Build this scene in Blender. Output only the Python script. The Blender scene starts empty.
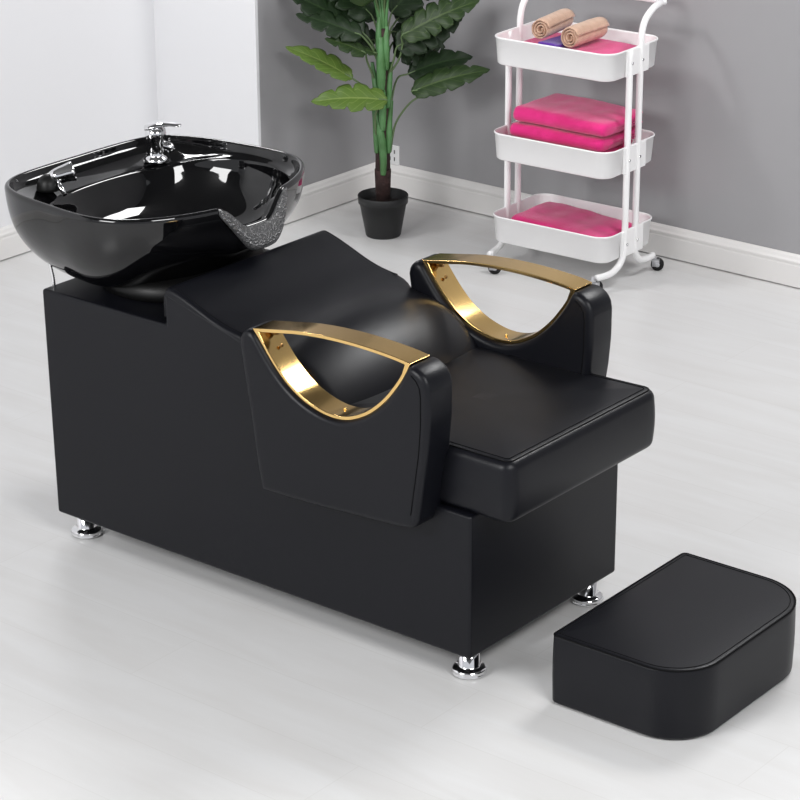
import bpy, bmesh, math, random
from mathutils import Vector, Matrix, noise
random.seed(4)
PI = math.pi
sc = bpy.context.scene
COL = sc.collection

# ------------------------------------------------------------------ materials
def srgb(r, g, b):
    f = lambda c: (c/255/12.92) if c/255 <= .04045 else ((c/255+.055)/1.055)**2.4
    return (f(r), f(g), f(b), 1)

def mat(name, col, rough=.5, metal=0., spec=.5, coat=0., coat_r=.05, bump=None, var=None, sheen=0.):
    m = bpy.data.materials.new(name); m.use_nodes = True
    nt = m.node_tree; b = nt.nodes['Principled BSDF']
    b.inputs['Base Color'].default_value = col
    b.inputs['Roughness'].default_value = rough
    b.inputs['Metallic'].default_value = metal
    b.inputs['Specular IOR Level'].default_value = spec
    b.inputs['Coat Weight'].default_value = coat
    b.inputs['Coat Roughness'].default_value = coat_r
    b.inputs['Sheen Weight'].default_value = sheen
    tc = nt.nodes.new('ShaderNodeTexCoord')
    if bump:
        kind, scale, dist, strength = bump
        if kind == 'noise':
            t = nt.nodes.new('ShaderNodeTexNoise'); t.inputs['Scale'].default_value = scale
            t.inputs['Detail'].default_value = 5; out = t.outputs['Fac']
        else:
            t = nt.nodes.new('ShaderNodeTexVoronoi'); t.inputs['Scale'].default_value = scale
            out = t.outputs['Distance']
        nt.links.new(tc.outputs['Object'], t.inputs['Vector'])
        bp = nt.nodes.new('ShaderNodeBump'); bp.inputs['Strength'].default_value = strength
        bp.inputs['Distance'].default_value = dist
        nt.links.new(out, bp.inputs['Height']); nt.links.new(bp.outputs['Normal'], b.inputs['Normal'])
    if var:
        col2, scale = var
        t = nt.nodes.new('ShaderNodeTexNoise'); t.inputs['Scale'].default_value = scale
        t.inputs['Detail'].default_value = 4
        mx = nt.nodes.new('ShaderNodeMix'); mx.data_type = 'RGBA'
        mx.inputs[6].default_value = col; mx.inputs[7].default_value = col2
        rp = nt.nodes.new('ShaderNodeMapRange'); rp.inputs[1].default_value = .35; rp.inputs[2].default_value = .65
        nt.links.new(tc.outputs['Object'], t.inputs['Vector'])
        nt.links.new(t.outputs['Fac'], rp.inputs[0]); nt.links.new(rp.outputs[0], mx.inputs[0])
        nt.links.new(mx.outputs[2], b.inputs['Base Color'])
    return m

M = {}
M['leather'] = mat('black_leather', (.0040, .0043, .0066, 1), .37, spec=.25, bump=('voronoi', 520, .0004, .3))
M['stitch'] = mat('black_stitching', (.003, .003, .0035, 1), .7, spec=.1)
M['ceramic'] = mat('black_ceramic', (.003, .003, .0035, 1),   .035, spec=.5, coat=.15, coat_r=.02)
M['gel'] = mat('grey_gel', (.075, .075, .077, 1), .28, spec=.8, bump=('voronoi', 210, .004, 1.))
M['gold'] = mat('polished_gold', (.83, .56, .22, 1), .12, metal=1.)
M['gold_dark'] = mat('bronze_screw', (.30, .18, .07, 1), .3, metal=1.)
M['chrome'] = mat('chrome', (.82, .82, .83, 1), .07, metal=1.)
M['blackplastic'] = mat('black_plastic', (.005, .005, .005, 1), .45, spec=.3)
M['enamel'] = mat('white_enamel', srgb(246, 245, 245), .32, bump=('noise', 300, .0004, .2))
M['wheelgrey'] = mat('grey_plastic', srgb(175, 175, 178), .4)
M['pink'] = mat('pink_towelling', srgb(228, 36, 130), .95, bump=('noise', 260, .003, .7), sheen=.35, var=(srgb(214, 26, 114), 22))
M['purple'] = mat('purple_towelling', srgb(84, 34, 150), .95, bump=('noise', 260, .003, .7), sheen=.3)
M['beige'] = mat('beige_towelling', srgb(216, 180, 156), .95, bump=('noise', 260, .003, .8), sheen=.3, var=(srgb(202, 164, 140), 40))
M['pot'] = mat('black_pot_plastic', (.007, .0075, .008, 1), .45)
M['bark'] = mat('brown_bark', srgb(62, 40, 38), .85, bump=('noise', 120, .004, .8), var=(srgb(44, 28, 26), 60))
M['stem'] = mat('green_stem', srgb(84, 130, 80), .42, var=(srgb(66, 108, 58), 22))
M['petiole'] = mat('green_petiole', srgb(84, 104, 66), .5)
M['soil'] = mat('dark_soil', srgb(30, 24, 22), .95, bump=('noise', 90, .01, 1.))
M['outlet'] = mat('white_outlet_plastic', srgb(226, 226, 226), .35)
M['slot'] = mat('dark_slot', (.05, .05, .05, 1), .5)

def leaf_mat(name, c1, c2, vein):
    m = bpy.data.materials.new(name); m.use_nodes = True
    nt = m.node_tree; b = nt.nodes['Principled BSDF']; N = nt.nodes.new; L = nt.links.new
    b.inputs['Roughness'].default_value = .45; b.inputs['Specular IOR Level'].default_value = .3
    uv = N('ShaderNodeUVMap'); sp = N('ShaderNodeSeparateXYZ'); L(uv.outputs[0], sp.inputs[0])
    ab = N('ShaderNodeMath'); ab.operation = 'ABSOLUTE'; L(sp.outputs[0], ab.inputs[0])
    # side veins: frac(v*9 - |u|*1.6)
    m1 = N('ShaderNodeMath'); m1.operation = 'MULTIPLY'; m1.inputs[1].default_value = 8; L(sp.outputs[1], m1.inputs[0])
    m2 = N('ShaderNodeMath'); m2.operation = 'MULTIPLY'; m2.inputs[1].default_value = 1.6; L(ab.outputs[0], m2.inputs[0])
    m3 = N('ShaderNodeMath'); m3.operation = 'SUBTRACT'; L(m1.outputs[0], m3.inputs[0]); L(m2.outputs[0], m3.inputs[1])
    m4 = N('ShaderNodeMath'); m4.operation = 'FRACT'; L(m3.outputs[0], m4.inputs[0])
    m5 = N('ShaderNodeMath'); m5.operation = 'LESS_THAN'; m5.inputs[1].default_value = .07; L(m4.outputs[0], m5.inputs[0])
    m6 = N('ShaderNodeMath'); m6.operation = 'LESS_THAN'; m6.inputs[1].default_value = .06; L(ab.outputs[0], m6.inputs[0])
    m7 = N('ShaderNodeMath'); m7.operation = 'MAXIMUM'; L(m5.outputs[0], m7.inputs[0]); L(m6.outputs[0], m7.inputs[1])
    m8 = N('ShaderNodeMath'); m8.operation = 'MULTIPLY'; m8.inputs[1].default_value = .55; L(m7.outputs[0], m8.inputs[0])
    tc = N('ShaderNodeTexCoord'); t = N('ShaderNodeTexNoise'); t.inputs['Scale'].default_value = 18; L(tc.outputs['Object'], t.inputs['Vector'])
    mx = N('ShaderNodeMix'); mx.data_type = 'RGBA'; mx.inputs[6].default_value = c1; mx.inputs[7].default_value = c2; L(t.outputs['Fac'], mx.inputs[0])
    my = N('ShaderNodeMix'); my.data_type = 'RGBA'; my.inputs[7].default_value = vein
    L(m8.outputs[0], my.inputs[0]); L(mx.outputs[2], my.inputs[6]); L(my.outputs[2], b.inputs['Base Color'])
    return m
M['leaf_dark'] = leaf_mat('dark_green_leaf', srgb(20, 36, 18), srgb(28, 46, 22), srgb(50, 70, 40))
M['leaf_light'] = leaf_mat('light_green_leaf', srgb(72, 98, 40), srgb(92, 116, 48), srgb(132, 150, 84))
M['leaf_mid'] = leaf_mat('mid_green_leaf', srgb(28, 46, 22), srgb(46, 66, 30), srgb(80, 98, 54))

M['wall_grey'] = mat('grey_wall_paint', srgb(160, 159, 161), .45, spec=.35, var=(srgb(157, 156, 158), 2))
M['wall_white'] = mat('white_wall_paint', srgb(227, 227, 229), .6, spec=.3)
M['trim_white'] = mat('white_trim_paint', srgb(226, 224, 222), .35)

def floor_mat():
    m = bpy.data.materials.new('pale_floor'); m.use_nodes = True
    nt = m.node_tree; b = nt.nodes['Principled BSDF']; N = nt.nodes.new; L = nt.links.new
    tc = N('ShaderNodeTexCoord')
    mp = N('ShaderNodeMapping'); mp.inputs['Scale'].default_value = (1.1, 7, 1); L(tc.outputs['Object'], mp.inputs[0])
    n1 = N('ShaderNodeTexNoise'); n1.inputs['Scale'].default_value = 2.2; n1.inputs['Detail'].default_value = 6; n1.inputs['Distortion'].default_value = .6
    L(mp.outputs[0], n1.inputs['Vector'])
    br = N('ShaderNodeTexBrick'); br.inputs['Scale'].default_value = 1
    br.inputs['Mortar Size'].default_value = .0012; br.inputs['Brick Width'].default_value = 1.2; br.inputs['Row Height'].default_value = .19
    br.inputs['Color1'].default_value = (0, 0, 0, 1); br.inputs['Color2'].default_value = (.35, .35, .35, 1); br.inputs['Mortar'].default_value = (1, 1, 1, 1)
    L(tc.outputs['Object'], br.inputs['Vector'])
    r = N('ShaderNodeMapRange'); r.inputs[1].default_value = .3; r.inputs[2].default_value = .7; L(n1.outputs['Fac'], r.inputs[0])
    mx = N('ShaderNodeMix'); mx.data_type = 'RGBA'; mx.inputs[6].default_value = srgb(221, 221, 221); mx.inputs[7].default_value = srgb(214, 213, 212)
    L(r.outputs[0], mx.inputs[0])
    my = N('ShaderNodeMix'); my.data_type = 'RGBA'; my.inputs[7].default_value = srgb(196, 194, 190)
    k = N('ShaderNodeMath'); k.operation = 'MULTIPLY'; k.inputs[1].default_value = .30; L(br.outputs['Color'], k.inputs[0])
    L(k.outputs[0], my.inputs[0]); L(mx.outputs[2], my.inputs[6]); L(my.outputs[2], b.inputs['Base Color'])
    b.inputs['Roughness'].default_value = .28; b.inputs['Specular IOR Level'].default_value = .4
    return m
M['floor'] = floor_mat()

# ------------------------------------------------------------------ helpers
def link(name, me, m, parent=None, smooth=True):
    me.materials.append(m)
    o = bpy.data.objects.new(name, me); COL.objects.link(o)
    if parent is not None: o.parent = parent
    if smooth:
        for p in me.polygons: p.use_smooth = True
    return o

def obj(name, bm, m, parent=None, smooth=True, bevel=0, seg=3, angle=40, recalc=True):
    if recalc: bmesh.ops.recalc_face_normals(bm, faces=bm.faces)
    me = bpy.data.meshes.new(name); bm.to_mesh(me); bm.free()
    o = link(name, me, m, parent, smooth)
    if bevel:
        md = o.modifiers.new('bevel', 'BEVEL'); md.width = bevel; md.segments = seg
        md.limit_method = 'ANGLE'; md.angle_limit = math.radians(angle); md.harden_normals = True
        md.use_clamp_overlap = False
    return o

def empty(name, loc=(0, 0, 0), rz=0):
    o = bpy.data.objects.new(name, None); COL.objects.link(o)
    o.location = loc; o.rotation_euler = (0, 0, rz); o.empty_display_size = .1
    return o

def tag(o, label=None, cat=None, group=None, kind=None):
    if label: o['label'] = label
    if cat: o['category'] = cat
    if group: o['group'] = group
    if kind: o['kind'] = kind
    return o

def smoothstep(a, b, x):
    t = max(0, min(1, (x-a)/(b-a))); return t*t*(3-2*t)

def interp(pts, x):
    if x <= pts[0][0]: return pts[0][1]
    for (a, b), (c, d) in zip(pts, pts[1:]):
        if x <= c: return b+(d-b)*(x-a)/(c-a)
    return pts[-1][1]

def spline(pts, n=8, closed=False):
    """Catmull-Rom through points of any dimension"""
    P = [Vector(p) for p in pts]; out = []; k = len(P)
    rng = range(k) if closed else range(k-1)
    for i in rng:
        if closed: a, b, c, d = P[i-1], P[i], P[(i+1) % k], P[(i+2) % k]
        else: a, b, c, d = P[max(i-1, 0)], P[i], P[i+1], P[min(i+2, k-1)]
        for j in range(n):
            t = j/n
            out.append(.5*((2*b)+(c-a)*t+(2*a-5*b+4*c-d)*t*t+(3*b-a-3*c+d)*t**3))
    if not closed: out.append(P[-1].copy())
    return out

def bridge(bm, r1, r2, closed=True):
    n = len(r1)
    for i in range(n if closed else n-1):
        j = (i+1) % n
        try: bm.faces.new((r1[i], r1[j], r2[j], r2[i]))
        except ValueError: pass

def loft(bm, rings, closed=True, cap0=True, cap1=True):
    vs = [[bm.verts.new(p) for p in r] for r in rings]
    for a, b in zip(vs, vs[1:]): bridge(bm, a, b, closed)
    if cap0: bm.faces.new(vs[0])
    if cap1: bm.faces.new(vs[-1])
    return vs

def tube(bm, pts, r, n=12, caps=True):
    """r: number or function of parameter 0..1"""
    P = [Vector(p) for p in pts]; rings = []
    up = Vector((0, 0, 1)); t0 = (P[1]-P[0]).normalized()
    if abs(t0.dot(up)) > .95: up = Vector((1, 0, 0))
    nrm = (up-t0*up.dot(t0)).normalized()
    for i, p in enumerate(P):
        t = (P[min(i+1, len(P)-1)]-P[max(i-1, 0)]).normalized()
        nrm = (nrm-t*nrm.dot(t)).normalized(); b = t.cross(nrm)
        rr = r(i/(len(P)-1)) if callable(r) else r
        rings.append([p+(nrm*math.cos(2*PI*k/n)+b*math.sin(2*PI*k/n))*rr for k in range(n)])
    loft(bm, rings, True, caps, caps)

def lathe(bm, prof, c=(0, 0, 0), n=32, axis='z', caps=True):
    rings = []
    for r, z in prof:
        ring = []
        for k in range(n):
            a = 2*PI*k/n; x, y = r*math.cos(a), r*math.sin(a)
            if axis == 'z': v = (x, y, z)
            elif axis == 'y': v = (x, z, y)
            else: v = (z, x, y)
            ring.append(Vector(v)+Vector(c))
        rings.append(ring)
    loft(bm, rings, True, caps, caps)

def box(bm, x0, x1, y0, y1, z0, z1):
    r = bmesh.ops.create_cube(bm, size=1)
    for v in r['verts']:
        v.co = Vector((x0+(v.co.x+.5)*(x1-x0), y0+(v.co.y+.5)*(y1-y0), z0+(v.co.z+.5)*(z1-z0)))

def round_poly(pts, radii, n=6):
    """closed 2D polygon with rounded corners, densified on the straights"""
    out = []; k = len(pts)
    for i in range(k):
        p = Vector(pts[i]); a = Vector(pts[i-1]); b = Vector(pts[(i+1) % k]); r = radii[i]
        da = (a-p).normalized(); db = (b-p).normalized()
        ang = da.angle(db); d = r/math.tan(ang/2)
        s = p+da*d; e = p+db*d
        c = p+(da+db).normalized()*(r/math.sin(ang/2))
        vs, ve = s-c, e-c
        th = vs.angle(ve); sg = 1 if vs.x*ve.y-vs.y*ve.x > 0 else -1
        for j in range(n+1):
            t = th*j/n*sg
            out.append(Vector((c.x+vs.x*math.cos(t)-vs.y*math.sin(t), c.y+vs.x*math.sin(t)+vs.y*math.cos(t))))
    dense = []
    for i in range(len(out)):
        a, b = out[i], out[(i+1) % len(out)]; L = (b-a).length; m = max(1, int(L/.025))
        for j in range(m): dense.append(a+(b-a)*j/m)
    return dense

def offset(poly, d):
    """inward offset (polygon counter-clockwise)"""
    n = len(poly); out = []
    for i in range(n):
        a, p, b = poly[i-1], poly[i], poly[(i+1) % n]
        e1 = (p-a).normalized(); e2 = (b-p).normalized()
        n1 = Vector((-e1.y, e1.x)); n2 = Vector((-e2.y, e2.x)); m = (n1+n2)
        m = m/max(.4, (1+n1.dot(n2)))
        out.append(p+m*d)
    return out

def cushion(bm, poly, z0, z1, rt, rb, crown=0, centre=None, bulge=0, puck=0):
    """upholstered block: rounded top and bottom edges, softly crowned top, slightly bulging sides"""
    rings = []; c = Vector(centre) if centre else sum(poly, Vector((0, 0)))/len(poly)
    def zz(p, z): return z+(noise.noise(Vector((p.x*14, p.y*14, 3)))*puck if puck else 0)
    K = 5
    rings.append([(p.x, p.y, z0) for p in offset(poly, rb*1.6)])
    for k in range(K+1):
        a = PI/2*k/K; q = offset(poly, rb*(1-math.sin(a)))
        rings.append([(p.x, p.y, z0+rb*(1-math.cos(a))) for p in q])
    for k in range(1, 5):
        t = k/5; q = offset(poly, -bulge*math.sin(PI*t))
        rings.append([(p.x, p.y, z0+rb+(z1-rt-z0-rb)*t) for p in q])
    for k in range(K+1):
        a = PI/2*k/K; q = offset(poly, rt*(1-math.cos(a)))
        rings.append([(p.x, p.y, z1-rt+rt*math.sin(a)) for p in q])
    base = offset(poly, rt)
    for s in (.97, .93, .86, .76, .64, .5, .36, .22, .1):
        rings.append([(c.x+(p.x-c.x)*s, c.y+(p.y-c.y)*s, zz(c+(p-c)*s, z1+crown*(1-s**4))) for p in base])
    loft(bm, rings)

# ------------------------------------------------------------------ camera (calibrated; all built things are in metres)
cam = bpy.data.cameras.new('camera'); co = bpy.data.objects.new('camera', cam); COL.objects.link(co)
fw = Vector((-.58144805, .72573162, -.36773873)); rt_ = Vector((.78145933, .62394169, -.00425244)); upv = Vector((-.22636139, .28984544, .92991943))
mw = Matrix((rt_, upv, -fw)).transposed().to_4x4(); mw.translation = Vector((3.83108709, -3.53426015, 2.36810256))
co.matrix_world = mw
cam.sensor_width = 36; cam.lens = 2480.5/800*36; cam.clip_end = 100
sc.camera = co

# ------------------------------------------------------------------ room
TH = -.0108; XW = -1.1722; YW = 2.562; RD = -1.6045; OC = 1.9773; H = 2.8
ct, st = math.cos(TH), math.sin(TH)
def R(x, y, z=0): return Vector((x*ct-y*st, x*st+y*ct, z))
def struct(name, bm, m, smooth=False, bevel=0):
    return tag(obj(name, bm, m, None, smooth, bevel), kind='structure')
def rbox(x0, x1, y0, y1, z0, z1):
    bm = bmesh.new(); box(bm, x0, x1, y0, y1, z0, z1)
    for v in bm.verts: v.co = R(*v.co)
    return bm
struct('floor', rbox(-2.2, 5.5, -4.6, 3.2, -.05, 0), M['floor'])
struct('wall_right', rbox(XW-.1, 5.5, YW, YW+.12, 0, H), M['wall_grey'])
struct('wall_left', rbox(XW-.1, XW, OC+.012, YW, 0, H), M['wall_grey'])
struct('wall_recess', rbox(RD, XW, OC, OC+.012, 0, H), M['wall_white'])
struct('wall_rear', rbox(RD-.1, RD, -4.6, OC+.012, 0, H), M['wall_white'])
M['ceiling'] = mat('ceiling_paint', (.12, .12, .12, 1), .8)
struct('ceiling', rbox(-2.2, 5.5, -4.6, 3.2, H, H+.1), M['ceiling'])
def baseboard(name, p, q, m):
    """moulded skirting from p to q (room coordinates); body to the left of the direction p->q is the wall"""
    prof = [(0, .004), (.014, .004), (.014, .066), (.0125, .070), (.0125, .073), (.0145, .076), (.0145, .081), (.011, .086), (.008, .094), (.003, .100), (0, .100)]
    P, Q = Vector(p), Vector(q); d = (Q-P).normalized(); n = Vector((d.y, -d.x))
    bm = bmesh.new()
    loft(bm, [[R(e.x+n.x*a, e.y+n.y*a, z) for a, z in prof] for e in (P, Q)])
    struct(name, bm, m)
baseboard('baseboard_right', (XW, YW), (5.5, YW), M['trim_white'])
baseboard('baseboard_left', (XW, OC), (XW, YW), M['trim_white'])
baseboard('baseboard_recess', (RD, OC), (XW, OC), M['trim_white'])
baseboard('baseboard_rear', (RD, -4.6), (RD, OC), M['trim_white'])

# outlet on the wall behind the plant
ou = empty('wall_outlet', R(-1.112, YW, .131)); ou.rotation_euler.z = TH
tag(ou, 'small white wall outlet just above the baseboard behind the potted plant', 'outlet')
bm = bmesh.new(); box(bm, -.026, .026, -.007, 0, -.031, .033); obj('cover_plate', bm, M['outlet'], ou, bevel=.002)
for dx, dz in ((-.009, .012), (.009, .012), (-.009, -.012), (.009, -.012)):
    bm = bmesh.new(); box(bm, dx-.0016, dx+.0016, -.0085, -.0065, dz-.006, dz+.006); obj('slot', bm, M['slot'], ou)

# ------------------------------------------------------------------ shampoo chair
ch = empty('shampoo_chair', (.59, .26, 0))
tag(ch, 'black leather salon shampoo lounger with gold armrest handles and chrome feet', 'shampoo chair')
def chp(name, bm, m, **k):
    for v in bm.verts: v.co -= Vector((.59, .26, 0))
    return obj(name, bm, m, ch, **k)
W = .52
# base body: side profile extruded across
prof = [(0, .060), (1.1755, .060), (1.1755, .3735), (.90, .3735), (.80, .44), (.66, .52), (.587, .604), (.372, .664), (.366, .660), (.366, .595), (-.009, .595)]
bm = bmesh.new()
f0 = [bm.verts.new((x, 0, z)) for x, z in prof]; f1 = [bm.verts.new((x, W, z)) for x, z in prof]
bm.faces.new(f0); bm.faces.new(f1); bridge(bm, f0, f1)
chp('base', bm, M['leather'], bevel=.007, seg=3, angle=30)
# vertical corner seam lines of the upholstery
# backrest pad
zc = [(.364, .660), (.372, .676), (.40, .671), (.44, .657), (.50, .634), (.55, .621), (.60, .617), (.65, .620), (.69, .618), (.73, .604), (.77, .580), (.805, .548), (.832, .512), (.845, .478), (.840, .44)]
path = spline([(a, b, 0) for a, b in zc], 4)
rings = []
for q in path:
    x, z = q.x, q.y
    t = smoothstep(.60, .64, x)
    y0 = .001+.010*t; y1 = W-y0
    drop = .030*smoothstep(.56, .68, x)
    ring = []; n = 34
    # superelliptic top from side to side with rounded borders
    er = .012+.012*t
    for k in range(n+1):
        s = math.sin(PI/2*math.sin(PI/2*(-1+2*k/n)))
        y = (y0+y1)/2+(y1-y0)/2*s
        e = max(0, abs(s)*(y1-y0)/2-((y1-y0)/2-er))/er
        zz = z-drop*abs(s)**2.2-er*(1-math.sqrt(max(0, 1-min(1, e)**2)))
        ring.append((x, y, zz))
    low = z-.05-.03*t
    ring.append((x-.03*smoothstep(.7, .84, x), y1, low)); ring.append((x-.03*smoothstep(.7, .84, x), y0, low))
    rings.append(ring)
bm = bmesh.new(); loft(bm, rings)
br = chp('backrest', bm, M['leather'])
# seams of the backrest
for y in (.013, W-.013):
    bm = bmesh.new()
    pts = [(q.x, y, q.y-.0008) for q in path if .374 < q.x < .588]
    tube(bm, pts, .0013, 6); o = obj('seam', bm, M['stitch'], br)
    for v in o.data.vertices: v.co -= Vector((.59, .26, 0))

for y0_, sgn in ((.014, 1), (.506, -1)):
    bm = bmesh.new(); pts = []
    for q in path:
        if .65 < q.x < .838:
            dr = .030*smoothstep(.56, .68, q.x)
            pts.append((q.x, y0_+sgn*.006, q.y-dr*.93-.006))
    tube(bm, pts, .003, 8); o = obj('piping', bm, M['leather'], br)
    for v in o.data.vertices: v.co -= Vector((.59, .26, 0))
# seat: T shaped cushion, wider in front of the arms
so = [(.78, .0135), (1.263, .0085), (1.263, .534), (.78, .5085)]
sp_ = round_poly(so, [.02, .030, .030, .02], 10)
bm = bmesh.new(); cushion(bm, sp_, .372, .503, .021, .020, crown=.007, centre=(1.02, .26), bulge=.003, puck=.0012)
seat = chp('seat', bm, M['leather'])
def stitch_path(poly, z, keep, r=.0012, parent=None, name='seam'):
    bm = bmesh.new(); seg = []
    for p in poly:
        if keep(p): seg.append((p.x, p.y, z))
    tube(bm, seg, r, 6, True)
    return bm
def rotate_start(poly, test):
    # start the list just after a vertex that fails the test
    n = len(poly)
    for i in range(n):
        if not test(poly[i-1]) and test(poly[i]): return poly[i:]+poly[:i]
    return poly
for ins, dz, r in ((.0125, -.0016, .0016), (.0225, .0003, .0011)):
    keep = lambda p: p.x > .90
    q = rotate_start(offset(sp_, ins), keep)
    bm = stitch_path(q, .503+dz+(.0 if ins < .02 else 0), keep, r)
    o = obj('seam', bm, M['stitch'], seat)
    for v in o.data.vertices: v.co -= Vector((.59, .26, 0))

# arm rests
lens_low = [(.657, .664), (.674, .643), (.692, .620), (.716, .592), (.745, .565), (.780, .543), (.820, .528), (.862, .521), (.903, .525), (.940, .540), (.972, .561), (1.002, .589), (1.025, .617), (1.045, .646), (1.064, .682)]
lens_top = [(.657, .664), (.690, .670), (.730, .677), (.770, .684), (.810, .6885), (.850, .6915), (.890, .6928), (.930, .6928), (.970, .6915), (1.010, .689), (1.040, .686), (1.064, .682)]
def yout(x): return -.050*smoothstep(.585, .655, x)-.001
low_s = [Vector((p.x, p.y)) for p in spline([(a, b, 0) for a, b in lens_low], 3)]
top_s = [Vector((p.x, p.y)) for p in spline([(a, b, 0) for a, b in lens_top], 3)]
def build_arm(side):
    fy = (lambda y: y) if side == 0 else (lambda y: W-y)
    # four boundary curves of the side panel, filled with a Coons patch so that it bulges smoothly
    bot = [(.677, .317), (.76, .318), (.85, .322), (.95, .328), (1.03, .333), (1.066, .337), (1.079, .344), (1.086, .358)]
    top = [(.626, .630), (.628, .643), (.634, .653), (.643, .660), (.652, .6625)]+[(p.x, p.y) for p in low_s[1:-1]]+[(1.064, .6795), (1.078, .678), (1.091, .673), (1.103, .664), (1.111, .651), (1.114, .634)]
    rear = [(.677, .317), (.668, .36), (.655, .45), (.642, .53), (.632, .59), (.626, .630)]
    front = [(1.086, .358), (1.091, .39), (1.100, .45), (1.109, .51), (1.114, .57), (1.114, .634)]
    us = [0, .003, .008, .015, .024, .035]+[.05+.90*k/60 for k in range(61)]+[.965, .976, .985, .992, .997, 1]
    vs_ = [0, .005, .013, .024, .038, .055]+[.08+.84*k/18 for k in range(19)]+[.945, .962, .976, .987, .995, 1]
    NU, NV = len(us)-1, len(vs_)-1
    def along(ps, n):
        ps = [Vector(p) for p in ps]; L = [0]
        for p, q in zip(ps, ps[1:]): L.append(L[-1]+(q-p).length)
        res = []
        for k_ in n:
            s_ = L[-1]*k_; i = min(max(j for j in range(len(L)) if L[j] <= s_+1e-9), len(ps)-2)
            res.append(ps[i].lerp(ps[i+1], (s_-L[i])/(L[i+1]-L[i])))
        return res
    bo_, to_, re_, fr_ = along(bot, us), along(top, us), along(rear, vs_), along(front, vs_)
    rim_ = bo_+fr_+to_[::-1]+re_[::-1]
    def po(x, z): return -.058
    RB = .013
    def pull(p):
        d = 1e9
        for a_, b_ in zip(rim_, rim_[1:]+rim_[:1]):
            e_ = b_-a_; l2 = e_.length_squared
            t_ = 0 if l2 < 1e-12 else max(0, min(1, (p-a_).dot(e_)/l2))
            d = min(d, (a_+e_*t_-p).length)
        if d >= RB: return 0
        k_ = 1-d/RB
        return RB*(1-math.sqrt(max(0, 1-k_*k_)))
    def grid_pts(inner):
        G_ = []
        for i in range(NU+1):
            u = us[i]; col = []
            for j in range(NV+1):
                v = vs_[j]
                p = bo_[i]*(1-v)+to_[i]*v+re_[j]*(1-u)+fr_[j]*u-(bo_[0]*(1-u)*(1-v)+bo_[-1]*u*(1-v)+to_[0]*(1-u)*v+to_[-1]*u*v)
                q_ = pull(p)
                col.append((p.x, fy(.027-q_ if inner else -.058+q_), p.y))
            G_.append(col)
        return G_
    bm = bmesh.new(); per = []
    for inner in (False, True):
        V_ = [[bm.verts.new(c) for c in col] for col in grid_pts(inner)]
        for i in range(NU):
            for j in range(NV): bm.faces.new((V_[i][j], V_[i+1][j], V_[i+1][j+1], V_[i][j+1]))
        per.append([V_[i][0] for i in range(NU+1)]+[V_[NU][j] for j in range(1, NV+1)]+[V_[i][NV] for i in range(NU-1, -1, -1)]+[V_[0][j] for j in range(NV-1, 0, -1)])
    bridge(bm, per[0], per[1])
    bmesh.ops.recalc_face_normals(bm, faces=bm.faces)
    arm = chp('armrest', bm, M['leather'])
    # stitching inset along the padded front edge
    for side_y in (0, 1):
        bm = bmesh.new(); pts = []
        for p in fr_[6:]+[Vector(q) for q in top[::-1][1:4]]:
            yy = (po(p.x, p.y)-.0004) if side_y == 0 else .0272
            pts.append((p.x-.018, fy(yy), p.y-.010))
        tube(bm, pts, .0012, 6)
        for v in bm.verts: v.co -= Vector((.59, .26, 0))
        obj('seam', bm, M['stitch'], arm)
    # gold bow
    n = 48
    def resample(ps, n):
        L = [0]
        for p, q in zip(ps, ps[1:]): L.append(L[-1]+(q-p).length)
        res = []
        for k in range(n+1):
            s = L[-1]*k/n; i = max(j for j in range(len(L)) if L[j] <= s+1e-9); i = min(i, len(ps)-2)
            t = (s-L[i])/(L[i+1]-L[i]); res.append(ps[i]+(ps[i+1]-ps[i])*t)
        return res
    bm = bmesh.new()
    lo = resample(low_s, n); up = resample(top_s, n)
    outer = lo+up[::-1][1:-1]
    def inner_pt(p, q, i):
        return p
    th = .0075
    inner = offset(outer, th)
    # tidy the two tips of the inner contour
    c = Vector((.85, .60))
    xs0, xs1 = .674, 1.049
    inner2 = []
    for p, q in zip(outer, inner):
        q = Vector((min(max(q.x, xs0), xs1), q.y))
        inner2.append(q)
    tl = Vector((xs0, .6605)); tr = Vector((xs1, .6765))
    for i, q in enumerate(inner2):
        if outer[i].x < xs0+.002: inner2[i] = tl.lerp(q, .0) if True else q
        if outer[i].x > xs1+.001: inner2[i] = tr
    def ringy(poly, y0): return [(p.x, fy(y0), p.y) for p in poly]
    A = [bm.verts.new(v) for v in ringy(outer, -.0480)]; B = [bm.verts.new(v) for v in ringy(inner2, -.0480)]
    Cc = [bm.verts.new((p.x, fy(.0140), p.y)) for p in outer]
    D = [bm.verts.new((p.x, fy(.0140), p.y)) for p in inner2]
    bridge(bm, A, B); bridge(bm, Cc, D); bridge(bm, A, Cc); bridge(bm, B, D)
    bmesh.ops.remove_doubles(bm, verts=bm.verts, dist=.0002)
    for v in bm.verts: v.co -= Vector((.59, .26, 0))
    h = obj('handle', bm, M['gold'], arm, bevel=.0014, seg=2, angle=50)
    h['label'] = 'polished gold bow-shaped armrest handle'
    # bolt boss and screws inside the bow
    for (x, z, r, L, mm) in ((.688, .6560, .0085, .006, 'gold_dark'), (.703, .6280, .0035, .003, 'gold_dark'), (.868, .5300, .003, .003, 'gold')):
        bm = bmesh.new(); yb = -.012
        if r > .005: lathe(bm, [(r, -.006), (r, .004), (r*.7, .006)], (x, fy(yb), z), 16)
        else:
            lathe(bm, [(r, -.003), (r, .0015), (r*.6, .003)], (x, fy(yb), z), 12)
        for v in bm.verts: v.co -= Vector((.59, .26, 0))
        obj('screw', bm, M[mm], h)
    return arm
build_arm(0); build_arm(1)
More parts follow.
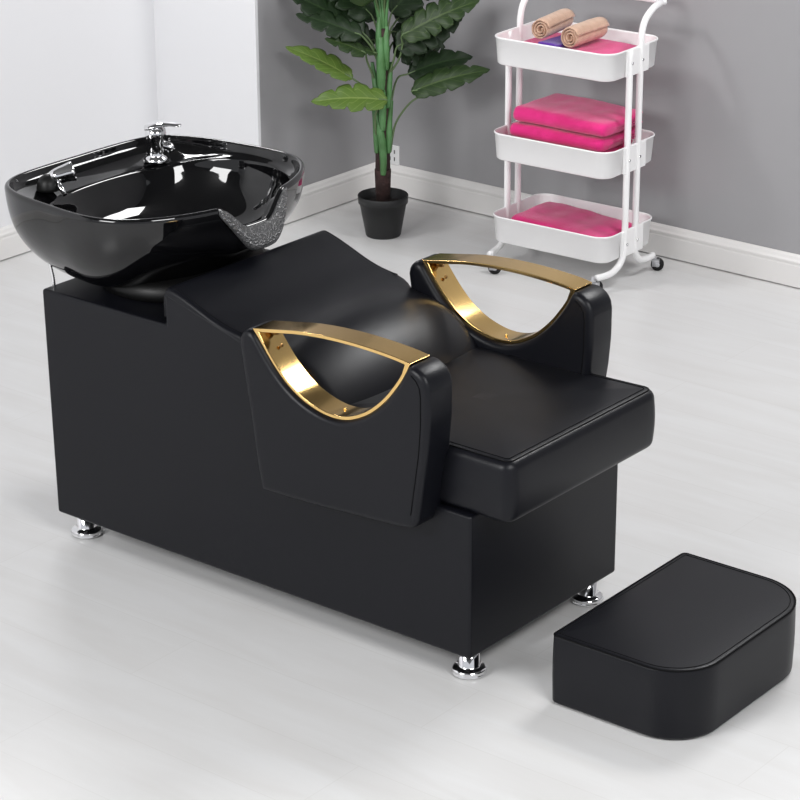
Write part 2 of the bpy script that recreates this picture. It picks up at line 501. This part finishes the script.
# feet
for fx, fyy in ((.040, .050), (.040, W-.050), (1.136, .050), (1.136, W-.050)):
    bm = bmesh.new(); lathe(bm, [(.0215, .0605), (.0215, .020), (.024, .017), (.031, .016), (.035, .013), (.036, .010), (.034, .0085), (.0365, .006), (.0365, .003), (.034, 0)], (fx, fyy, 0), 40)
    chp('foot', bm, M['chrome'], bevel=0)

# ------------------------------------------------------------------ wash basin
CX, CY = .09, .265
ba = empty('shampoo_basin', (.13, CY, .595))
tag(ba, 'glossy black ceramic shampoo bowl with chrome tap on the lounger base', 'wash basin')
def bap(name, bm, m, par=None, **k):
    for v in bm.verts: v.co -= Vector((.13, CY, .595))
    return obj(name, bm, m, par or ba, **k)
half = [(-.160, 0), (-.160, .08), (-.156, .16), (-.145, .215), (-.114, .260), (-.06, .288), (.0, .303), (.07, .312), (.14, .320), (.20, .319), (.25, .306), (.29, .279), (.33, .232), (.360, .175), (.380, .118), (.393, .06), (.397, 0)]
outl = [(x, y, 0) for x, y in half]+[(x, -y, 0) for x, y in half[1:-1]][::-1]
outl = [Vector((p.x, p.y)) for p in spline(outl, 5, True)]
bowl_h = [(-.070, 0), (-.068, .08), (-.058, .14), (-.032, .205), (.018, .252), (.08, .278), (.15, .287), (.21, .280), (.262, .252), (.306, .207), (.336, .155), (.353, .09), (.360, 0)]
bo = [(x, y, 0) for x, y in bowl_h]+[(x, -y, 0) for x, y in bowl_h[1:-1]][::-1]
bo = [Vector((p.x, p.y)) for p in spline(bo, 5, True)]
def ray(poly, c, a):
    d = Vector((math.cos(a), math.sin(a))); best = 0
    for i in range(len(poly)):
        p, q = poly[i]-c, poly[(i+1) % len(poly)]-c; e = q-p
        den = d.x*e.y-d.y*e.x
        if abs(den) < 1e-12: continue
        t = (p.x*e.y-p.y*e.x)/den; s = (p.x*d.y-p.y*d.x)/den
        if -1e-9 <= s <= 1+1e-9 and t > best: best = t
    return best
cc = Vector((.13, 0)); NA = 144
angs = [2*PI*k/NA for k in range(NA)]
def loop_of(poly): return [cc+Vector((math.cos(a), math.sin(a)))*ray(poly, cc, a) for a in angs]
OUT = loop_of(outl); BOW = loop_of(bo)
RIMZ = .813
def zr(p):   # neck notch at the front
    if p.x < .15: return RIMZ
    return RIMZ-.053*(1-smoothstep(.030, .108, abs(p.y)))
def ring(pl, zf): return [(p.x, p.y+CY, zf(i, p)) for i, p in enumerate(pl)]
def scl(pl, s, c=cc): return [c+(p-c)*s for p in pl]
def ins_(pl, d): 
    return [p-(p-cc).normalized()*d for p in pl]
pc = Vector((.13, 0))
def blend(pl, ql, t): return [p.lerp(q, t) for p, q in zip(pl, ql)]
ped = [pc+Vector((math.cos(a)*(.150 if math.cos(a) < 0 else .125), math.sin(a)*.17)) for a in angs]
def fz(f): return lambda i, p: .612+f*(zr(OUT[i])-.612)+.050*(1-f)*smoothstep(.12, .33, p.x)*smoothstep(0, .12, f+.07)
rings = []
rings.append(ring(blend(ped, OUT, .05), lambda i, p: .604))
for t, f in ((.22, .0), (.42, .045), (.60, .13), (.75, .25), (.855, .385), (.925, .52), (.965, .66), (.988, .80), (.998, .92)):
    rings.append(ring(blend(ped, OUT, t), fz(f)))
rings.append(ring(OUT, lambda i, p: zr(p)-.008))
rings.append(ring(ins_(OUT, .002), lambda i, p: zr(OUT[i])-.002))
rings.append(ring(ins_(OUT, .006), lambda i, p: zr(OUT[i])))
rings.append(ring(ins_(OUT, .011), lambda i, p: zr(OUT[i])-.0006))
rings.append(ring(ins_(OUT, .0135), lambda i, p: zr(OUT[i])-.006))
INN = ins_(OUT, .015)
def depth(i):  # rear ledge: deck is 26 mm lower than the rim; elsewhere it runs straight into the bowl
    return .027
def decky(i): return (INN[i]-BOW[i]).length
rings.append(ring(blend(INN, BOW, .04), lambda i, p: zr(OUT[i])-min(.020, .010+decky(i)*.2)))
rings.append(ring(blend(INN, BOW, .18), lambda i, p: zr(OUT[i])-min(.026, .016+decky(i)*.3)))
rings.append(ring(blend(INN, BOW, .55), lambda i, p: zr(OUT[i])-min(.036, .020+decky(i)*.3)))
rings.append(ring(blend(INN, BOW, .92), lambda i, p: zr(OUT[i])-min(.044, .023+decky(i)*.3)))
rings.append(ring(BOW, lambda i, p: zr(OUT[i])-(.034+.014*smoothstep(.03, .10, decky(i)))))
bc = Vector((.14, 0))
for s, d in ((.985, .056), (.96, .07), (.92, .095), (.86, .120), (.77, .140), (.64, .155), (.48, .165), (.30, .171), (.12, .175)):
    # the notch fades out towards the bottom
    k = 1-smoothstep(.034, .12, d)
    rings.append(ring([bc+(p-bc)*s for p in BOW], lambda i, p, d=d, k=k: RIMZ-(RIMZ-zr(OUT[i]))*k-d))
bm = bmesh.new(); loft(bm, rings, True, True, True)
bowl = bap('bowl', bm, M['ceramic'])
md = bowl.modifiers.new('sub', 'SUBSURF'); md.levels = 1; md.render_levels = 2
# pedestal collar below the bowl
bm = bmesh.new()
loft(bm, [[(.180+math.cos(a)*.178*s, CY+math.sin(a)*.20*s, z) for a in angs] for s, z in ((1.0, .5958), (1.0, .612), (.97, .628), (.9, .634))])
bap('pedestal', bm, M['blackplastic'])
# drain
bm = bmesh.new(); lathe(bm, [(.024, 0), (.024, .003), (.018, .004), (.012, .002)], (.14, CY, .6365), 32); bap('drain', bm, M['chrome'])
# gel neck rest hugging the notch
bm = bmesh.new(); rings = []; n = 40
for k in range(n+1):
    s = -1+2*k/n; y = .106*s
    zt = RIMZ-.053*(1-smoothstep(.030, .108, abs(y)))
    # rim x at this y
    x = interp([(yy, xx) for xx, yy in reversed(half) if xx > 0], abs(y))
    w = .046*math.sqrt(max(.02, 1-s*s)); t = .010*math.sqrt(max(.05, 1-s*s))
    a = math.radians(70)
    dx, dz = math.cos(a), -math.sin(a)
    p0 = Vector((x-.003, y, zt-.006)); r = []
    prof_ = [(0, -.003), (0, .004), (.010, .007)]+[(.012+w*q, t*(.9+.4*math.sin(PI*q))) for q in (.05, .2, .35, .5, .65, .8, .93)]+[(.012+w, t*.5), (.012+w, -.004)]
    for j, (u, h) in enumerate(prof_):
        if j < 3: r.append((p0.x+u, y+CY, p0.z+h-.003))
        else: r.append((x+.004+(u-.012)*dx+h*math.sin(a), y+CY, zt-.010-(u-.012)*math.sin(a)+h*math.cos(a)))
    rings.append(r)
loft(bm, rings)
nr = bap('neck_rest', bm, M['gel']); nr['label'] = 'textured dark grey gel neck rest'
# tap
fx, fyv, fz0 = -.062, .430, .7790
bm = bmesh.new(); lathe(bm, [(.0290, 0), (.0290, .004), (.0270, .009), (.0235, .012), (.0215, .016), (.0210, .046), (.0235, .049), (.0245, .066), (.0230, .076), (.015, .082), (.004, .083)], (fx, fyv, fz0), 36)
tap = bap('faucet', bm, M['chrome'])
d = Vector((.80, .60, 0)).normalized(); sd = Vector((-d.y, d.x, 0))
bm = bmesh.new(); rings = []
for t, w_, h_, zc_ in ((-.024, .012, .010, .078), (-.014, .020, .016, .080), (.004, .021, .016, .084), (.022, .017, .011, .087), (.038, .014, .008, .087), (.048, .0135, .007, .0855), (.056, .012, .006, .0845), (.060, .007, .004, .0845)):
    c_ = Vector((fx, fyv, fz0+zc_))+d*t
    rings.append([c_+sd*w_*math.cos(a)+Vector((0, 0, h_*.5*math.sin(a))) for a in [2*PI*k/16 for k in range(16)]])
loft(bm, rings); bap('lever', bm, M['chrome'], tap)
bm = bmesh.new(); c0 = Vector((fx, fyv, fz0+.036)); tube(bm, [c0, c0+d*.018+Vector((0, 0, .001)), c0+d*.032+Vector((0, 0, -.003)), c0+d*.037+Vector((0, 0, -.012))], .011, 16); bap('spout', bm, M['chrome'], tap)
# hand shower resting in its holder on the near side of the ledge
hx, hy, hz = -.084, .108, .782
bm = bmesh.new(); lathe(bm, [(.026, 0), (.026, .006), (.0235, .018), (.018, .028), (.009, .034), (.002, .035)], (hx, hy, hz), 32)
hold = bap('shower_holder', bm, M['blackplastic'])
c0 = Vector((hx+.004, hy+.006, hz+.026)); e = Vector((.55, .75, .22)).normalized()
bm = bmesh.new()
sp2 = [(0, .014), (.010, .017), (.022, .019), (.036, .0205), (.048, .0225), (.053, .0222), (.0535, .017)]
pts = [c0+e*t for t, _ in sp2]
rr = [r for _, r in sp2]
tube(bm, pts, lambda t: rr[min(len(rr)-1, int(round(t*(len(rr)-1))))], 28)
sh = bap('shower_head', bm, M['chrome'])
bm = bmesh.new(); tube(bm, [Vector((hx+.02, hy+.01, hz+.022)), Vector((hx+.036, hy+.004, hz+.010)), Vector((hx+.050, hy+.004, hz-.004))], .006, 12); bap('nozzle', bm, M['chrome'], sh)
# braided hose from under the bowl into the base
bm = bmesh.new()
hp = spline([(.004, .010, .690), (.004, .015, .66), (.006, .022, .62), (.006, .024, .5962)], 14)
tube(bm, hp, lambda t: .0042+.0007*math.sin(t*120), 10); bap('hose', bm, M['chrome'])

# ------------------------------------------------------------------ footstool
fs = empty('footstool', (1.493, .300, 0), math.radians(.2))
tag(fs, 'low black leather footstool with rounded front corners on the floor', 'footstool')
poly = round_poly([(-.152, -.256), (.168, -.256), (.168, .226), (-.152, .226)], [.012, .105, .120, .012], 14)
bm = bmesh.new(); cushion(bm, poly, .004, .154, .007, .006, crown=.003, bulge=.0015)
fsb = obj('cushion_body', bm, M['leather'], fs)
for ins, z, r in ((.0012, .1525, .0020), (.0115, .1543, .0010)):
    q = offset(poly, ins); bm = bmesh.new()
    pts = [Vector((p.x, p.y, z)) for p in q]; tube(bm, pts+[pts[0]], r, 6, False); obj('seam', bm, M['stitch'], fsb)
bm = bmesh.new(); q = offset(poly, .012)
loft(bm, [[(p.x, p.y, 0) for p in q], [(p.x, p.y, .012) for p in q]]); obj('base_board', bm, M['blackplastic'], fs)

# ------------------------------------------------------------------ trolley
TX, TY, TR = -.1836, 2.3008, .034
tr = empty('trolley', (TX, TY, 0), TR)
tag(tr, 'white three-tier metal trolley on casters standing against the grey wall', 'trolley')
TW, TD, TH_ = .414, .284, .083
RZ = (.705, .419, .165)
def rrect(w, d, r, n=7): return round_poly([(-w/2, -d/2), (w/2, -d/2), (w/2, d/2), (-w/2, d/2)], [r]*4, n)
for z in RZ:
    P0 = rrect(TW, TD, .046); Pb = offset(P0, .006)
    def rg(pl, zz): return [(p.x, p.y, zz) for p in pl]
    bm = bmesh.new()
    rings = [rg(offset(Pb, .004), z-TH_), rg(Pb, z-TH_+.004), rg(P0, z-.006), rg(offset(P0, -.0025), z-.005), rg(offset(P0, -.003), z-.002), rg(offset(P0, -.001), z), rg(offset(P0, .002), z-.001), rg(offset(P0, .0025), z-.006), rg(offset(Pb, .003), z-TH_+.006), rg(offset(Pb, .008), z-TH_+.0035)]
    loft(bm, rings); o = obj('tray', bm, M['enamel'], tr)
    # narrow side bracket and its bolts on both ends
    for s in (-1, 1):
        x = s*(TW/2+.001)
        bm = bmesh.new(); box(bm, min(x-s*.003, x+s*.004), max(x-s*.003, x+s*.004), -.060, .058, z-TH_+.003, z-.003)
        obj('side_bracket', bm, M['enamel'], o, bevel=.0015)
        for v in (-.040, .017):
            bm = bmesh.new(); xx = s*(TW/2+.0125)
            lathe(bm, [(.0045, -.003), (.0045, .001), (.003, .002)] if s > 0 else [(.0045, .003), (.0045, -.001), (.003, -.002)], (xx-s*.002, v, z-.042), 12, axis='x')
            obj('bolt', bm, M['chrome'], o)
# frames
UX = TW/2+.001
for s in (-1, 1):
    x = s*UX
    bm = bmesh.new()
    pts = [(x, -.040, .700), (x, -.040, .50), (x, -.040, .30), (x, -.040, .13), (x, -.044, .095), (x-s*.003, -.058, .066), (x-s*.006, -.088, .050), (x-s*.010, -.120, .046), (x-s*.02, -.158, .046)]
    tube(bm, spline(pts, 6), .0098, 16); obj('front_post', bm, M['enamel'], tr)
hx_ = UX
pts = []
for s in (1, -1):
    seg = [(s*hx_+.00*s, .125, .046), (s*hx_, .095, .044), (s*hx_, .050, .052), (s*hx_, .024, .078), (s*hx_, .017, .115), (s*hx_, .017, .30), (s*hx_, .017, .50), (s*hx_, .017, .68), (s*hx_, .019, .735), (s*hx_, .038, .775), (s*hx_, .080, .800), (s*(hx_-.008), .130, .806), (s*(hx_-.040), .152, .806)]
    pts = pts+(seg if s == 1 else seg[::-1])
# right rear post, handle and left rear post are one bent tube
bm = bmesh.new(); tube(bm, spline(pts, 6), .0098, 16); obj('handle_tube', bm, M['enamel'], tr)
# plugs on the front posts
# casters
for u, v, az in ((UX+.004, .122, .5), (-UX-.004, .128, -.9), (UX-.028, -.165, 1.0), (-UX+.046, -.190, .55)):
    yk, w = (.012, .016)
    c = empty('caster', (u, v, 0), az); c.parent = tr
    bm = bmesh.new(); lathe(bm, [(.0040, .052), (.0040, .040), (.010, .040), (.011, .036)], (0, 0, 0), 14)
    for s in (-1, 1): box(bm, -.008+.004, .018, s*.0095-.0012, s*.0095+.0012, .014, .038)
    box(bm, -.008, .018, -.0107, .0107, .0345, .038)
    obj('fork', bm, M['wheelgrey'], c)
    bm = bmesh.new(); lathe(bm, [(.010, -.0075), (.0185, -.0072), (.0195, -.005), (.0195, .005), (.0185, .0072), (.010, .0075)], (.012, 0, .0195), 28, axis='y')
    obj('wheel', bm, M['blackplastic'], c)
    bm = bmesh.new(); lathe(bm, [(.004, -.0125), (.007, -.011), (.007, .011), (.004, .0125)], (.012, 0, .0195), 16, axis='y')
    obj('hub', bm, M['wheelgrey'], c)

# ------------------------------------------------------------------ towels
def t2w(u, v): return (TX+u*math.cos(TR)-v*math.sin(TR), TY+u*math.sin(TR)+v*math.cos(TR))
def folded(name, u0, u1, v0, v1, z0, z1, m, label, cat, group=None, seed=0, layers=2, sag=0, rot=0, slope=0):
    """towel folded over itself: nested U-shaped layers, fold facing the front"""
    cx_, cy_ = t2w((u0+u1)/2, (v0+v1)/2)
    d = v1-v0; h = z1-z0; L = u1-u0; t = h/(2*layers)*.94
    poly = []
    # nested U ribbons drawn as a single serpentine in (v, z)
    mid = []
    hh = h/2
    for k in range(layers):
        r_out = hh-(k*h/(2*layers))-t/2
        cv = -d/2+hh
        seg = []
        back = d/2-.004*k
        seg.append((back, -r_out))
        for q in range(7): seg.append((back+(cv-back)*(q+1)/7, -r_out))
        for q in range(1, 9):
            a = -PI/2-PI*q/8; seg.append((cv+math.cos(a)*r_out*1.0, math.sin(a)*r_out))
        for q in range(1, 8): seg.append((cv+(back-cv)*q/7, r_out))
        if k % 2: seg = seg[::-1]
        mid.append(seg)
    bm = bmesh.new(); nu = 22
    for seg in mid:
        n = len(seg); A, B = [], []
        for i, (v, z) in enumerate(seg):
            a = Vector(seg[max(i-1, 0)]); b = Vector(seg[min(i+1, n-1)]); tg = (b-a).normalized(); nn = Vector((-tg.y, tg.x))
            tt = t/2*(1.0 if 0 < i < n-1 else .75)
            A.append(Vector((v, z))+nn*tt); B.append(Vector((v, z))-nn*tt)
        loop = A+B[::-1]; rings = []
        for iu in range(nu+1):
            u = -L/2+L*iu/nu; e = min(iu, nu-iu); shr = (.45 if e == 0 else .85 if e == 1 else 1.)
            r = []
            cvz = sum((p.y for p in loop))/len(loop)
            for j, p in enumerate(loop):
                # round the cut ends a little by pulling towards the ribbon centre line
                i = j if j < n else 2*n-1-j
                cl = Vector(seg[i]); q = cl+(p-cl)*shr
                du = 0.004*noise.noise(Vector((q.x*20, q.y*60, seed+.5)))
                nz = .0035*noise.noise(Vector((u*16, q.x*16, seed)))+.0015*noise.noise(Vector((u*50, q.x*50, seed+7)))
                top = (q.y+h/2)/h
                dr = -sag*top*(abs(u)/(L/2))**2+slope*u*top
                nv = .005*noise.noise(Vector((u*9, q.y*30, seed+3)))
                r.append((u+(du if iu in (0, nu) else 0), q.x+nv*(1 if q.x < 0 else .6), q.y+h/2+max(0, top)*nz*1.4+dr))
            rings.append(r)
        loft(bm, rings)
    o = obj(name, bm, m)
    mnz = min(v.co.z for v in o.data.vertices)
    o.location = (cx_, cy_, z0-mnz); o.rotation_euler.z = TR+rot
    md = o.modifiers.new('sub', 'SUBSURF'); md.levels = 1; md.render_levels = 1
    tag(o, label, cat, group)
    return o
F2, F3, F1 = RZ[1]-TH_+.0042, RZ[2]-TH_+.0042, RZ[0]-TH_+.0042
G = 'pink folded towels stacked in the middle tray'
folded('folded_towel', -.155, .150, -.112, .105, F2, F2+.058, M['pink'], 'bright pink folded towel, lowest of the stack in the middle tray', 'towel', G, 1)
folded('folded_towel', -.160, .166, -.116, .108, F2+.064, F2+.106, M['pink'], 'bright pink folded towel in the middle of the stack in the middle tray', 'towel', G, 2, sag=.004)
folded('folded_towel', -.150, .178, -.114, .110, F2+.110, F2+.156, M['pink'], 'bright pink folded towel on top of the stack in the middle tray', 'towel', G, 5, sag=.006, rot=-.02, slope=-.02)
folded('folded_towel', -.165, .158, -.112, .112, F3, F3+.066, M['pink'], 'pink folded towel lying alone in the bottom tray', 'towel', None, 9, sag=.004, slope=-.06)
folded('folded_towel', -.160, .168, -.108, .100, F1, F1+.060, M['pink'], 'pink folded towel lying under the beige rolls in the top tray', 'towel', None, 12, sag=.006)
folded('folded_towel', -.060, .012, -.116, .080, F1+.062, F1+.074, M['purple'], 'purple folded towel between the beige rolls and the pink towel', 'towel', None, 15, layers=1)

def rolled(u0, v0, u1, v1, z, R0, label, seed):
    a = Vector((*t2w(u0, v0), 0)); b = Vector((*t2w(u1, v1), 0)); L = (b-a).length; ang = math.atan2((b-a).y, (b-a).x)
    turns = 3.1; t = R0/(turns+.75); n = 96
    A, B = [], []
    for i in range(n+1):
        th = 2*PI*turns*i/n; r = t*.55+(R0-t*1.0)*(i/n)**.95
        A.append((r+t*.46, th)); B.append((r-t*.40, th))
    bm = bmesh.new(); rings = []; nl = 16
    for k in range(nl+1):
        x = L*k/nl; e = min(k, nl-k); s = .35 if e == 0 else .8 if e == 1 else 1
        r_ = []
        for arr, rev in ((A, False), (B, True)):
            src = list(range(n+1)) if not rev else list(range(n, -1, -1))
            for i in src:
                mid = (A[i][0]+B[i][0])/2; rr_ = mid+(arr[i][0]-mid)*s*(1 if i < n-2 else .6)
                th = arr[i][1]+2.2
                rr_ *= 1+.03*noise.noise(Vector((x*30, th, seed)))
                dx = .003*noise.noise(Vector((th*2, 0, seed))) if e == 0 else 0
                r_.append((x+dx+(.002*math.sin(th) if e == 0 else 0), rr_*math.cos(th), rr_*math.sin(th)))
        rings.append(r_)
    loft(bm, rings)
    o = obj('rolled_towel', bm, M['beige']); o.location = (a.x, a.y, z+R0); o.rotation_euler.z = ang
    return tag(o, label, 'towel', 'beige rolled towels in the top tray')
rolled(-.062, -.098, -.082, .072, F1+.074, .0330, 'beige rolled towel in the top tray, the roll nearer the plant', 1)
rolled(.036, -.094, .036, .074, F1+.061, .0345, 'beige rolled towel in the top tray, the roll nearer the trolley handle bend', 2)

# ------------------------------------------------------------------ potted plant
PLX, PLY = -.831, 2.205
pl = empty('potted_plant', (PLX, PLY, 0), math.atan2(.62526, .780416))
tag(pl, 'artificial split-leaf plant in a small black pot in the grey wall corner', 'potted plant')
bm = bmesh.new(); lathe(bm, [(.053, 0), (.055, .003), (.0735, .105), (.0775, .106), (.079, .128), (.0775, .131), (.0745, .130), (.0725, .10), (.070, .096)], n=48)
obj('pot', bm, M['pot'], pl)
bm = bmesh.new(); lathe(bm, [(.0705, .094), (.070, .100), (.05, .104), (.02, .105)], n=32); obj('soil', bm, M['soil'], pl)
bm = bmesh.new(); lathe(bm, [(.022, .10), (.0255, .205), (.0255, .212), (.020, .213)], n=24)
obj('trunk_wrap', bm, M['bark'], pl)
bm = bmesh.new(); tube(bm, [(0, 0, .20), (.001, 0, .40), (0, 0, .58), (0, 0, .655)], lambda t: .0235-.009*t, 14); obj('trunk', bm, M['bark'], pl)
# overlapping green leaf sheaths climbing the trunk
def sheath(pts, rmax):
    bm = bmesh.new(); tube(bm, spline(pts, 7), lambda t: rmax*(.35+.65*math.sin(PI*min(1, .18+t*.72))), 12); return obj('sheath', bm, M['stem'], pl)
sheath([(.001, -.022, .200), (.002, -.024, .25), (-.002, -.023, .31), (-.014, -.018, .36), (-.024, -.008, .41)], .0120)
sheath([(-.018, -.014, .268), (-.019, -.014, .32), (-.021, -.008, .37), (-.028, 0, .43)], .0100)
sheath([(.018, -.014, .268), (.020, -.014, .32), (.021, -.008, .37), (.028, 0, .43)], .0105)
sheath([(.000, -.022, .342), (.000, -.024, .38), (.001, -.023, .43), (.002, -.018, .47)], .0120)
sheath([(-.016, -.014, .42), (-.019, -.014, .46), (-.024, -.006, .50), (-.030, 0, .55)], .0090)
sheath([(.017, -.014, .41), (.020, -.012, .45), (.023, -.006, .50), (.027, 0, .55)], .0095)
sheath([(-.003, -.020, .465), (-.003, -.022, .52), (-.004, -.020, .57), (-.004, -.014, .63)], .0145)
sheath([(.012, -.016, .53), (.013, -.016, .57), (.012, -.012, .62), (.014, 0, .66)], .0110)
sheath([(-.010, -.012, .58), (-.010, -.012, .62), (-.009, -.008, .66), (-.008, 0, .69)], .0095)
sheath([(0, .014, .25), (0, .018, .35), (.004, .018, .50), (.004, .012, .62)], .014)
for ax, bx, kx in ((-.008, -.030, .0), (.004, .000, .01), (.012, .022, .0), (-.002, -.012, .02)):
    bm = bmesh.new(); tube(bm, spline([(ax, 0, .62), (ax*1.1, 0, .68), (bx, kx, .78), (bx*1.6, kx*2, .90)], 6), lambda q: .0062-.003*q, 8); obj('stalk', bm, M['stem'], pl)

def leaf(base, tip, hw, nrm, mt, lobes=6, droop=.03, cut=.55, fold=.25, root=None, label=None, curl=0):
    """split leaf: midrib from base to tip, finger lobes along both sides"""
    b, t = Vector(base), Vector(tip); D = (t-b); L = D.length; dn = D.normalized()
    N_ = Vector(nrm); N_ = (N_-dn*N_.dot(dn)).normalized(); S = dn.cross(N_)
    bm = bmesh.new(); uvl = bm.loops.layers.uv.new('UVMap')
    n = lobes*14; m_ = 7; grid = []
    seed = random.random()*50
    for i in range(n+1):
        t_ = i/n
        mid = b+D*t_-Vector((0, 0, 1))*droop*(t_**2)+N_*(.05*L*math.sin(PI*t_))
        env = (math.sin(PI*min(1, (t_+.10)/1.10)**.78))**.75 if t_ < 1 else 0
        if t_ < .02: env *= .6
        ph = (t_*lobes) % 1.0
        row = []
        for sgn in (-1, 1):
            pass
        for j in range(-m_, m_+1):
            s = j/m_; a = abs(s)
            ph = (t_*lobes+(.35 if s > 0 else 0)) % 1.0; ph = min(ph, 1-ph)
            saw = 1-math.exp(-(ph/.10)**2)
            jit = 1+.12*noise.noise(Vector((t_*6, (1 if s > 0 else -1), seed)))
            w = hw*env*jit*(1-cut*(1-saw)*smoothstep(.02, .3, t_)*(1-smoothstep(.90, 1, t_)))
            fwd = .32*hw*a**1.5*(1-t_*.4)
            wav = .03*hw*math.sin(2*PI*t_*lobes)*a
            p = mid+S*(s*w)+dn*fwd-dn*(.22*hw*a*(1-smoothstep(0, .2, t_)))+N_*(fold*w*a-(curl+.20)*w*a*a+wav)
            row.append((bm.verts.new(p), s, t_))
        grid.append(row)
    for r1, r2 in zip(grid, grid[1:]):
        for k in range(len(r1)-1):
            q = (r1[k], r1[k+1], r2[k+1], r2[k])
            f = bm.faces.new([v[0] for v in q])
            for lp, v in zip(f.loops, q): lp[uvl].uv = (v[1], v[2])
    o = obj('leaf', bm, M[mt], pl)
    md = o.modifiers.new('solid', 'SOLIDIFY'); md.thickness = .0012; md.offset = 0
    if root:
        bm = bmesh.new(); pts = [Vector(r) for r in root]+[b, b+D*.12+N_*(.018*L)]
        tube(bm, spline(pts, 6), lambda q: .0036-.0012*q, 8); obj('leaf_stalk', bm, M['petiole'], o)
    return o
V = lambda x, k, z: (x, k, z)
# lower left light leaves
leaf(V(-.090, -.05, .512), V(-.285, -.02, .600), .042, (.25, -.55, .8), 'leaf_light', 4, .0, .25, .30, root=[V(-.020, -.01, .42), V(-.05, -.03, .475)])
leaf(V(.015, -.075, .450), V(-.205, -.095, .462), .052, (.1, -.62, .78), 'leaf_light', 4, .01, .35, .25, root=[V(-.018, -.01, .30), V(-.022, -.045, .39), V(-.005, -.07, .435)])
# right leaves
leaf(V(.090, -.03, .465), V(.318, -.05, .535), .050, (-.25, -.62, .75), 'leaf_mid', 4, -.0, .30, .2, root=[V(.024, -.01, .27), V(.040, -.015, .36), V(.085, -.03, .43), V(.130, -.04, .462), V(.10, -.035, .470)])
leaf(V(.080, .03, .505), V(.268, .03, .575), .048, (-.25, -.75, .6), 'leaf_dark', 4, .02, .30, .2, root=[V(.022, .01, .39), V(.035, .02, .46), V(.05, .03, .495)])
# dark leaf just right of the trunk
leaf(V(.035, .05, .60), V(.165, .07, .525), .050, (.1, -.8, .6), 'leaf_dark', 4, .0, .55, .15, root=[V(.015, .02, .50), V(.02, .03, .57)])
leaf(V(.030, .06, .63), V(.185, .09, .575), .050, (.1, -.8, .6), 'leaf_dark', 4, .0, .6, .15, root=[V(.012, .02, .55), V(.02, .04, .61)])
# large right leaf running up out of the frame
leaf(V(.060, -.04, .640), V(.285, -.03, .742), .056, (-.35, -.70, .60), 'leaf_mid', 6, .0, .38, .18, root=[V(.012, 0, .50), V(.050, -.02, .56), V(.062, -.03, .61)])
leaf(V(.045, -.02, .600), V(.235, .01, .680), .058, (-.3, -.85, .35), 'leaf_dark', 5, .0, .40, .18, root=[V(.012, 0, .49), V(.035, -.02, .56)])
# upper left cluster
leaf(V(-.060, -.04, .640), V(-.250, -.04, .705), .046, (.2, -.65, .7), 'leaf_dark', 4, .0, .45, .18, root=[V(-.012, -.01, .55), V(-.03, -.03, .60)])
leaf(V(-.055, -.01, .640), V(-.270, .00, .760), .062, (.3, -.75, .6), 'leaf_dark', 5, .0, .45, .18, root=[V(-.012, 0, .56), V(-.03, -.01, .61)])
leaf(V(-.050, -.05, .590), V(-.165, -.08, .640), .034, (.2, -.6, .8), 'leaf_mid', 3, .0, .5, .2, root=[V(-.024, -.01, .50), V(-.045, -.03, .56)])
leaf(V(-.020, .05, .600), V(-.130, .06, .640), .045, (.0, -.8, .6), 'leaf_dark', 4, .01, .6, .15, root=[V(-.01, .02, .53)])
leaf(V(-.018, -.03, .585), V(-.085, -.04, .600), .018, (0, -.5, .85), 'leaf_mid', 3, .0, .3, .2, root=[V(-.012, -.01, .575)])
# crown, mostly above the picture
leaf(V(-.030, .03, .685), V(-.200, .04, .850), .070, (.4, -.75, .5), 'leaf_dark', 5, .0, .45, .18, root=[V(-.006, 0, .60), V(-.015, .01, .65)])
leaf(V(.030, .05, .690), V(.190, .07, .860), .070, (-.4, -.75, .5), 'leaf_dark', 5, .0, .45, .18, root=[V(.008, 0, .60), V(.018, .02, .65)])
leaf(V(-.010, .08, .690), V(-.060, .12, .900), .075, (.1, -.95, .2), 'leaf_dark', 5, .0, .45, .15, root=[V(0, .01, .60), V(0, .05, .66)])
leaf(V(.010, -.02, .760), V(.060, -.06, .960), .080, (0, -.9, .4), 'leaf_mid', 5, .03, .4, .2, root=[V(.006, 0, .66), V(.008, 0, .71)])
leaf(V(-.02, -.02, .750), V(-.15, -.08, .93), .080, (.2, -.8, .5), 'leaf_mid', 5, .03, .4, .2, root=[V(-.006, 0, .66), V(-.01, 0, .71)])
leaf(V(.045, .06, .665), V(.115, .10, .72), .045, (0, -.9, .4), 'leaf_dark', 4, .0, .5, .15, root=[V(.008, .01, .58), V(.02, .03, .63)])
leaf(V(-.010, .06, .668), V(-.078, .10, .755), .050, (0, -.9, .4), 'leaf_dark', 4, .0, .45, .15, root=[V(-.004, .01, .58), V(-.006, .03, .64)])

# ------------------------------------------------------------------ light
w = bpy.data.worlds.new('studio'); sc.world = w; w.use_nodes = True
bg = w.node_tree.nodes['Background']; bg.inputs[0].default_value = (.93, .95, 1, 1); bg.inputs[1].default_value = .70
def area(name, loc, target, size, power, col=(1, 1, 1), sy=None):
    l = bpy.data.lights.new(name, 'AREA'); l.energy = power; l.color = col
    l.shape = 'RECTANGLE'; l.size = size; l.size_y = sy or size
    o = bpy.data.objects.new(name, l); COL.objects.link(o); o.location = loc
    o.rotation_euler = (Vector(target)-Vector(loc)).to_track_quat('-Z', 'Y').to_euler()
    return o
area('softbox_right', (3.3, -.9, 2.7), (1.0, .1, .2), 1.3, 105)
area('softbox_left', (.3, -3.1, 2.65), (1.0, -.3, .2), 1.7, 165)
area('softbox_back', (1.25, 2.1, 2.65), (.8, -.2, .3), .9, 60)
area('lamp_beside_plant', (-1.0, 1.2, 2.1), (.3, 2.5, .5), .28, 13)
sc.cycles.caustics_reflective = False
sc.view_settings.view_transform = 'Standard'; sc.view_settings.look = 'None'
sc.view_settings.exposure = 0; sc.view_settings.gamma = 1
